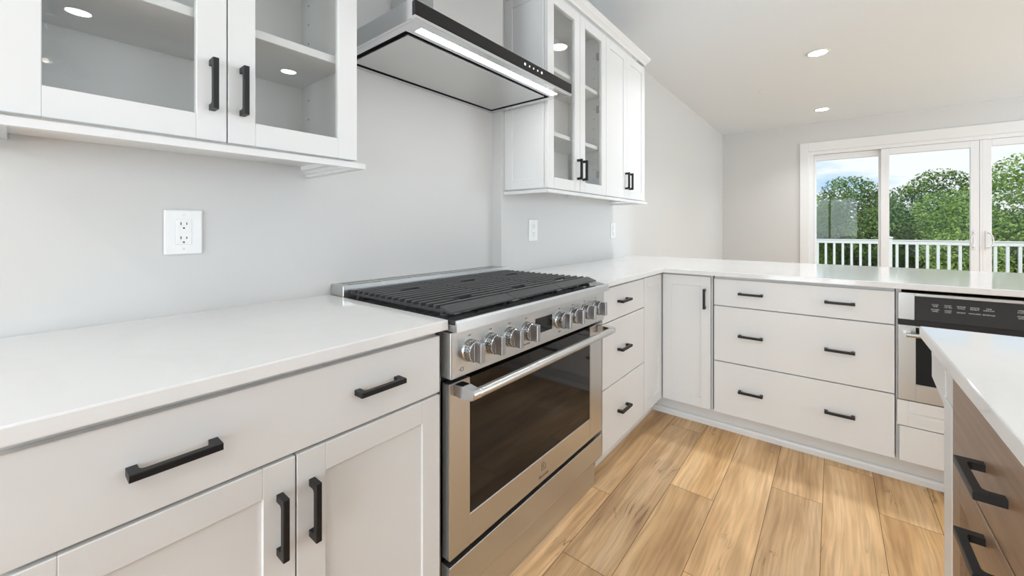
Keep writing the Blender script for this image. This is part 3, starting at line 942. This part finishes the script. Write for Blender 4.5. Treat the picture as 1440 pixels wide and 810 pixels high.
# ================================================================== ISLAND
IX = 1.626
slab('countertop', [(1.6125, -1.10), (2.68, -1.10), (2.68, 1.413), (1.6125, 1.413)], 0.887, 0.914,
     'white quartz countertop of the island in the right foreground', 'countertop')
t = thing('island_cabinet', 'brown stained wood island cabinet with white corner post and black handles', 'cabinet', (IX, 1.143, 0), -R90)
W_ = 1.143 + 1.05
base_body(t, W_, 0.98, mat='stain')
for c0 in (0.0, 0.53, 1.06, 1.59):
    c1 = c0 + .528
    hx = c0 + .263
    drawer(t, c0 + .002, c1, .7145, .878, (hx,), mat='stain', hz=.792)
    drawer(t, c0 + .002, c1, .116, .7125, (hx,), mat='stain', shaker=True, hz=.679)
obj('toe_kick', box(BM(), 0, W_, .078, .090, 0, ZK), M['stain'], t)
obj('corner_post', box(box(BM(), -.072, -.001, -.0005, .075, 0, .805, .0015), -.072, -.001, .0035, .072, .8055, .8865), M['white'], t)
obj('end_panel', box(BM(), -.020, -.001, .0755, .98, 0, .8865), M['white'], t)
bm = BM()
prism(bm, [(-.0725, .8865), (-.0725, .781), (-.088, .787), (-.215, .808), (-.215, .850), (-.223, .8865)], 'y', .001, .060)
obj('corbel', bm, M['white'], t)

# ================================================================== OUTLETS
def outlet(label, x, yc, zc, pw=.088, ph=.127):
    t = thing('electrical_outlet', label, 'outlet', (x, yc, zc), R90, 'white wall outlets above the countertops')
    bm = box(BM(), -pw / 2, pw / 2, -.006, -.0003, -ph / 2, ph / 2, .004, 2)
    obj('plate', bm, M['plastic'], t)
    bm = box(BM(), -.0172, .0172, -.0072, -.0058, -.034, .034, .0006)
    r = obj('receptacle', bm, M['plastic'], t)
    bm = BM()
    box(bm, -.0182, -.0172, -.0064, -.0058, -.035, .035); box(bm, .0172, .0182, -.0064, -.0058, -.035, .035)
    box(bm, -.0182, .0182, -.0064, -.0058, .034, .035); box(bm, -.0182, .0182, -.0064, -.0058, -.035, -.034)
    obj('shadow_gap', bm, M['hinge'], t)
    bm = BM()
    for s in (-1, 1):
        zc2 = s * .020
        for xx, hh in ((-.0065, .0040), (.0065, .0034)): box(bm, xx - .0011, xx + .0011, -.0075, -.0070, zc2 + .004 - hh, zc2 + .004 + hh)
        cyl(bm, (0, -.0070, zc2 - .0085), (0, -.0075, zc2 - .0085), .0024, n=12)
    obj('slot', bm, M['dark'], r)
    bm = BM()
    for s in (-1, 1): cyl(bm, (0, -.0058, s * .048), (0, -.0066, s * .048), .0025, n=12)
    obj('screw', bm, M['hinge'], t)
    return t
outlet('white wall outlet above the left countertop, under the left glass cabinet', 0.0, 0.2995, 1.1465)
outlet('white wall outlet just right of the range, under the right glass cabinet', 0.065, 1.907, 1.143)
outlet('white wall outlet near the inside corner, under the solid-door wall cabinet', 0.065, 2.998, 1.132)

# ================================================================== CEILING LIGHTS
LP = [(1.340, 4.425, 'white recessed ceiling light, nearer one of the visible pair', True),
      (1.330, 6.58, 'white recessed ceiling light, farther one nearest the sliding door', True),
      (1.03, 2.90, 'white recessed ceiling light mirrored in the glass doors right of the hood', False),
      (3.414, 0.281, 'white recessed ceiling light mirrored in the left cabinet glass, left door', False),
      (3.402, 1.686, 'white recessed ceiling light mirrored in the left cabinet glass, right door', False),
      (2.35, -0.95, 'white recessed ceiling light over the middle of the island', False),  # from here on: unseen lamps added to even out the room light
      (1.05, -1.30, 'white recessed ceiling light over the aisle behind the viewer', False),
      (4.6, 4.425, 'white recessed ceiling light over the far side of the room', False),
      (4.6, 6.58, 'white recessed ceiling light by the right end of the sliding door', False),
      (3.40, -1.2, 'white recessed ceiling light over the near end of the island', False)]
for x, y, lab, vis in LP:
    t = thing('ceiling_light', lab, 'light', (x, y, CZ), 0, 'recessed ceiling lights')
    bm = lathe(BM(), [(.068, -.0005), (.085, -.0005), (.088, -.003), (.084, -.006), (.070, -.0085), (.066, -.006), (.068, -.0005)], 40)
    sharp(obj('trim_ring', bm, M['trim'], t))
    bm = lathe(BM(), [(0, -.0052), (.0665, -.0052), (.0665, -.002), (0, -.002)], 40)
    obj('lens', bm, M['lamp'], t)
    d = bpy.data.lights.new('downlight', 'AREA'); d.shape = 'DISK'; d.size = 0.128
    d.energy = LAMP_W; d.spread = math.radians(115); d.color = (0.96, 0.982, 1.0)
    lo = bpy.data.objects.new('downlight', d); C.objects.link(lo); lo.parent = t; lo.location = (0, 0, -.0100)
# small sprinkler plate
bm = lathe(BM(), [(0, -.0005), (.036, -.0005), (.037, -.003), (.030, -.006), (.012, -.007), (.010, -.016), (0, -.017)], 24, Matrix.Translation((0.81, 5.30, CZ)))
o = sharp(obj('ceiling_sprinkler', bm, M['trim']))
tag(o, 'small white round fitting on the ceiling left of the recessed lights', 'sprinkler')

# ================================================================== PENDANT (seen as a reflection in the left cabinet glass)
t = thing('pendant_light', 'clear bubble glass pendant over the island, mirrored in the left cabinet glass', 'pendant', (2.02, 0.105, 0))
obj('cord', cyl(BM(), (0, 0, 2.20), (0, 0, CZ - .026), .004, n=10), M['black'], t)
obj('canopy', lathe(BM(), [(0, CZ - .001), (.06, CZ - .001), (.055, CZ - .02), (0, CZ - .026)], 28), M['black'], t)
obj('socket', cyl(BM(), (0, 0, 2.14), (0, 0, 2.20), .016, n=20), M['chrome'], t)
bm = BM()
bmesh.ops.create_uvsphere(bm, u_segments=20, v_segments=12, radius=.011, matrix=Matrix.Translation((0, -.018, 1.925)))
obj('bulb', bm, M['bulb'], t, smooth=True)
for (x, y, z, r) in ((0, .012, 2.085, .052), (.01, .014, 1.99, .042), (-.05, -.02, 1.96, .05), (0, -.012, 1.925, .055), (.02, .085, 1.905, .040), (-.03, .055, 1.935, .030)):
    bm = BM(); bmesh.ops.create_uvsphere(bm, u_segments=24, v_segments=16, radius=r, matrix=Matrix.Translation((x, y, z)))
    obj('glass_globe', bm, M['bubble'], t, smooth=True)

# ================================================================== OUTSIDE: DECK, RAILING, TREES
bm = BM()
z = -0.10
y = BY + .16
while y < 10.35:
    box(bm, -1.6, 7.6, y, y + .136, z - .03, z); y += .142
o = obj('deck', bm, M['deckboard']); o['kind'] = 'structure'
RYD = 10.0
posts = [-0.85, 2.285 - .06, 5.30]
def post(x, label):
    t = thing('railing_post', label, 'post', (x, RYD, -.10), 0, 'white deck railing posts')
    obj('shaft', box(BM(), -.055, .055, -.055, .055, 0, 1.06, .004), M['vinyl'], t)
    bm = BM(); box(bm, -.068, .068, -.068, .068, 1.0605, 1.083, .004)
    prism(bm, [(-.06, 1.0832), (.06, 1.0832), (.0, 1.105)], 'y', -.06, .06)
    obj('post_cap', bm, M['vinyl'], t)
post(posts[0], 'white capped railing post left of the sliding door view')
post(posts[1], 'white capped railing post behind the left sliding door stile')
post(posts[2], 'white capped railing post at the right of the deck')
for i, (a, b) in enumerate(zip(posts, posts[1:])):
    lab = ('white railing section seen through the left door panel', 'white railing section seen through the middle and right door panels')[i]
    t = thing('deck_railing', lab, 'railing', (a + .056, RYD, -.10), 0, 'white deck railing sections')
    L = b - a - .112
    bm = BM()
    prism(bm, [(-.035, 1.035), (.035, 1.035), (.035, 1.02), (.024, 1.012), (.024, .955), (-.024, .955), (-.024, 1.012), (-.035, 1.02)], 'x', 0, L)
    obj('top_rail', bm, M['vinyl'], t)
    obj('bottom_rail', box(BM(), 0, L, -.022, .022, .085, .135, .003), M['vinyl'], t)
    n = int(L / .127)
    me = mesh_of('baluster', box(BM(), -.019, .019, -.019, .019, .1352, .9548, .003), M['vinyl'])
    for k in range(n):
        obj('baluster', me, None, t, ((k + .5) * L / n, 0, 0))

o = obj('ground', box(BM(), -60, 70, 8.5, 120, -3.6, -3.5), M['dirt']); o['kind'] = 'structure'

def crown_mesh(name, mat, seed, blobs, n, ls):
    """leaf clusters on the shells of a few overlapping blobs"""
    rnd = random.Random(seed); vs = []; fs = []
    tot = sum(b[3] ** 2 for b in blobs)
    for bx, by, bz, br in blobs:
        for _ in range(int(n * br * br / tot)):
            u = rnd.uniform(-1, 1); a = rnd.uniform(0, 2 * PI); q = math.sqrt(1 - u * u)
            r = br * (0.55 + 0.5 * rnd.random() ** 0.6)
            c = Vector((bx + r * q * math.cos(a), by + r * q * math.sin(a), bz + r * u * 0.85))
            nrm = Vector((rnd.gauss(0, 1), rnd.gauss(0, 1), rnd.gauss(.5, 1))).normalized()
            tv = nrm.orthogonal().normalized(); tv.rotate(Matrix.Rotation(rnd.uniform(0, 6.28), 3, nrm)); bv = nrm.cross(tv)
            s = ls * rnd.uniform(.6, 1.4); i = len(vs)
            vs += [c - tv * s, c - bv * s * .5 + nrm * s * .1, c + tv * s, c + bv * s * .5 + nrm * s * .1]
            fs.append((i, i + 1, i + 2, i + 3))
    me = bpy.data.meshes.new(name); me.from_pydata([tuple(v) for v in vs], [], fs); me.update()
    me.materials.append(mat)
    return me
def trunk_mesh(h, r):
    bm = BM()
    cyl(bm, (0, 0, 0), (.1, 0, h), r, r * .55, n=10)
    for a, l in ((.3, 1.5), (2.4, 1.7), (4.4, 1.4)):
        cyl(bm, (.07, 0, h * .72), (l * math.cos(a), l * math.sin(a), h * .72 + 1.7), r * .4, r * .12, n=7)
    return mesh_of('trunk', bm, M['bark'])
blA = [(0, 0, 5.2, 1.25), (.75, .3, 4.5, 1.0), (-.75, -.2, 4.6, 1.0), (.3, -.6, 3.4, 1.2), (-.3, .4, 6.0, .85), (.6, -.3, 2.2, 1.1), (-.6, -.4, 2.5, 1.1), (0, .1, 1.4, 1.1)]
blB = [(0, 0, 5.0, 1.1), (.6, .2, 5.8, .7), (-.6, 0, 4.3, 1.0), (.7, -.3, 4.0, 1.0), (0, -.5, 3.0, 1.2), (-.4, .2, 6.0, .65), (.7, -.3, 2.2, 1.0), (-.7, -.3, 2.2, 1.0), (0, 0, 1.3, 1.1)]
CR = {'dark': crown_mesh('crown', M['leaf_dark'], 1, blA, 24000, .05),
      'mid': crown_mesh('crown', M['leaf_mid'], 2, blB, 24000, .05),
      'light': crown_mesh('crown', M['leaf_light'], 3, blA, 22000, .05)}
TR = trunk_mesh(4.6, .15)
def tree(x, y, s, rz, kind, label):
    t = thing('tree', label, 'tree', (x, y, -3.5), rz, 'trees beyond the deck railing')
    t.scale = (s, s, s)
    obj('crown', CR[kind], None, t)
    obj('trunk', TR, None, t)
TREES = [
 (0.35, 19.6, .93, .3, 'mid', 'green tree at the left edge of the left door panel'),
 (2.15, 18.6, .96, 1.9, 'dark', 'dark green round tree seen in the left door panel'),
 (3.75, 19.6, .985, 4.0, 'dark', 'dark green tree topping the left half of the middle door panel'),
 (5.05, 20.6, .85, 2.2, 'mid', 'lower green tree in the right half of the middle door panel'),
 (4.40, 16.6, .85, .9, 'light', 'pale green tree just beside the centre door stile'),
 (5.35, 17.0, .985, 2.8, 'light', 'tall pale green tree filling the right door panel'),
 (7.9, 19.5, 1.0, 5.1, 'mid', 'green tree behind the pale trees at the right edge'),
 (1.1, 23.6, .90, .7, 'mid', 'farther green tree behind the two leftmost trees'),
 (3.3, 23.8, .88, 2.0, 'mid', 'farther green tree seen behind the left door stile'),
 (5.5, 24.0, .86, 3.1, 'dark', 'farther dark tree behind the middle door panel'),
 (7.8, 24.2, .90, 3.9, 'dark', 'farther dark tree behind the centre stile'),
]
for a in TREES: tree(*a)
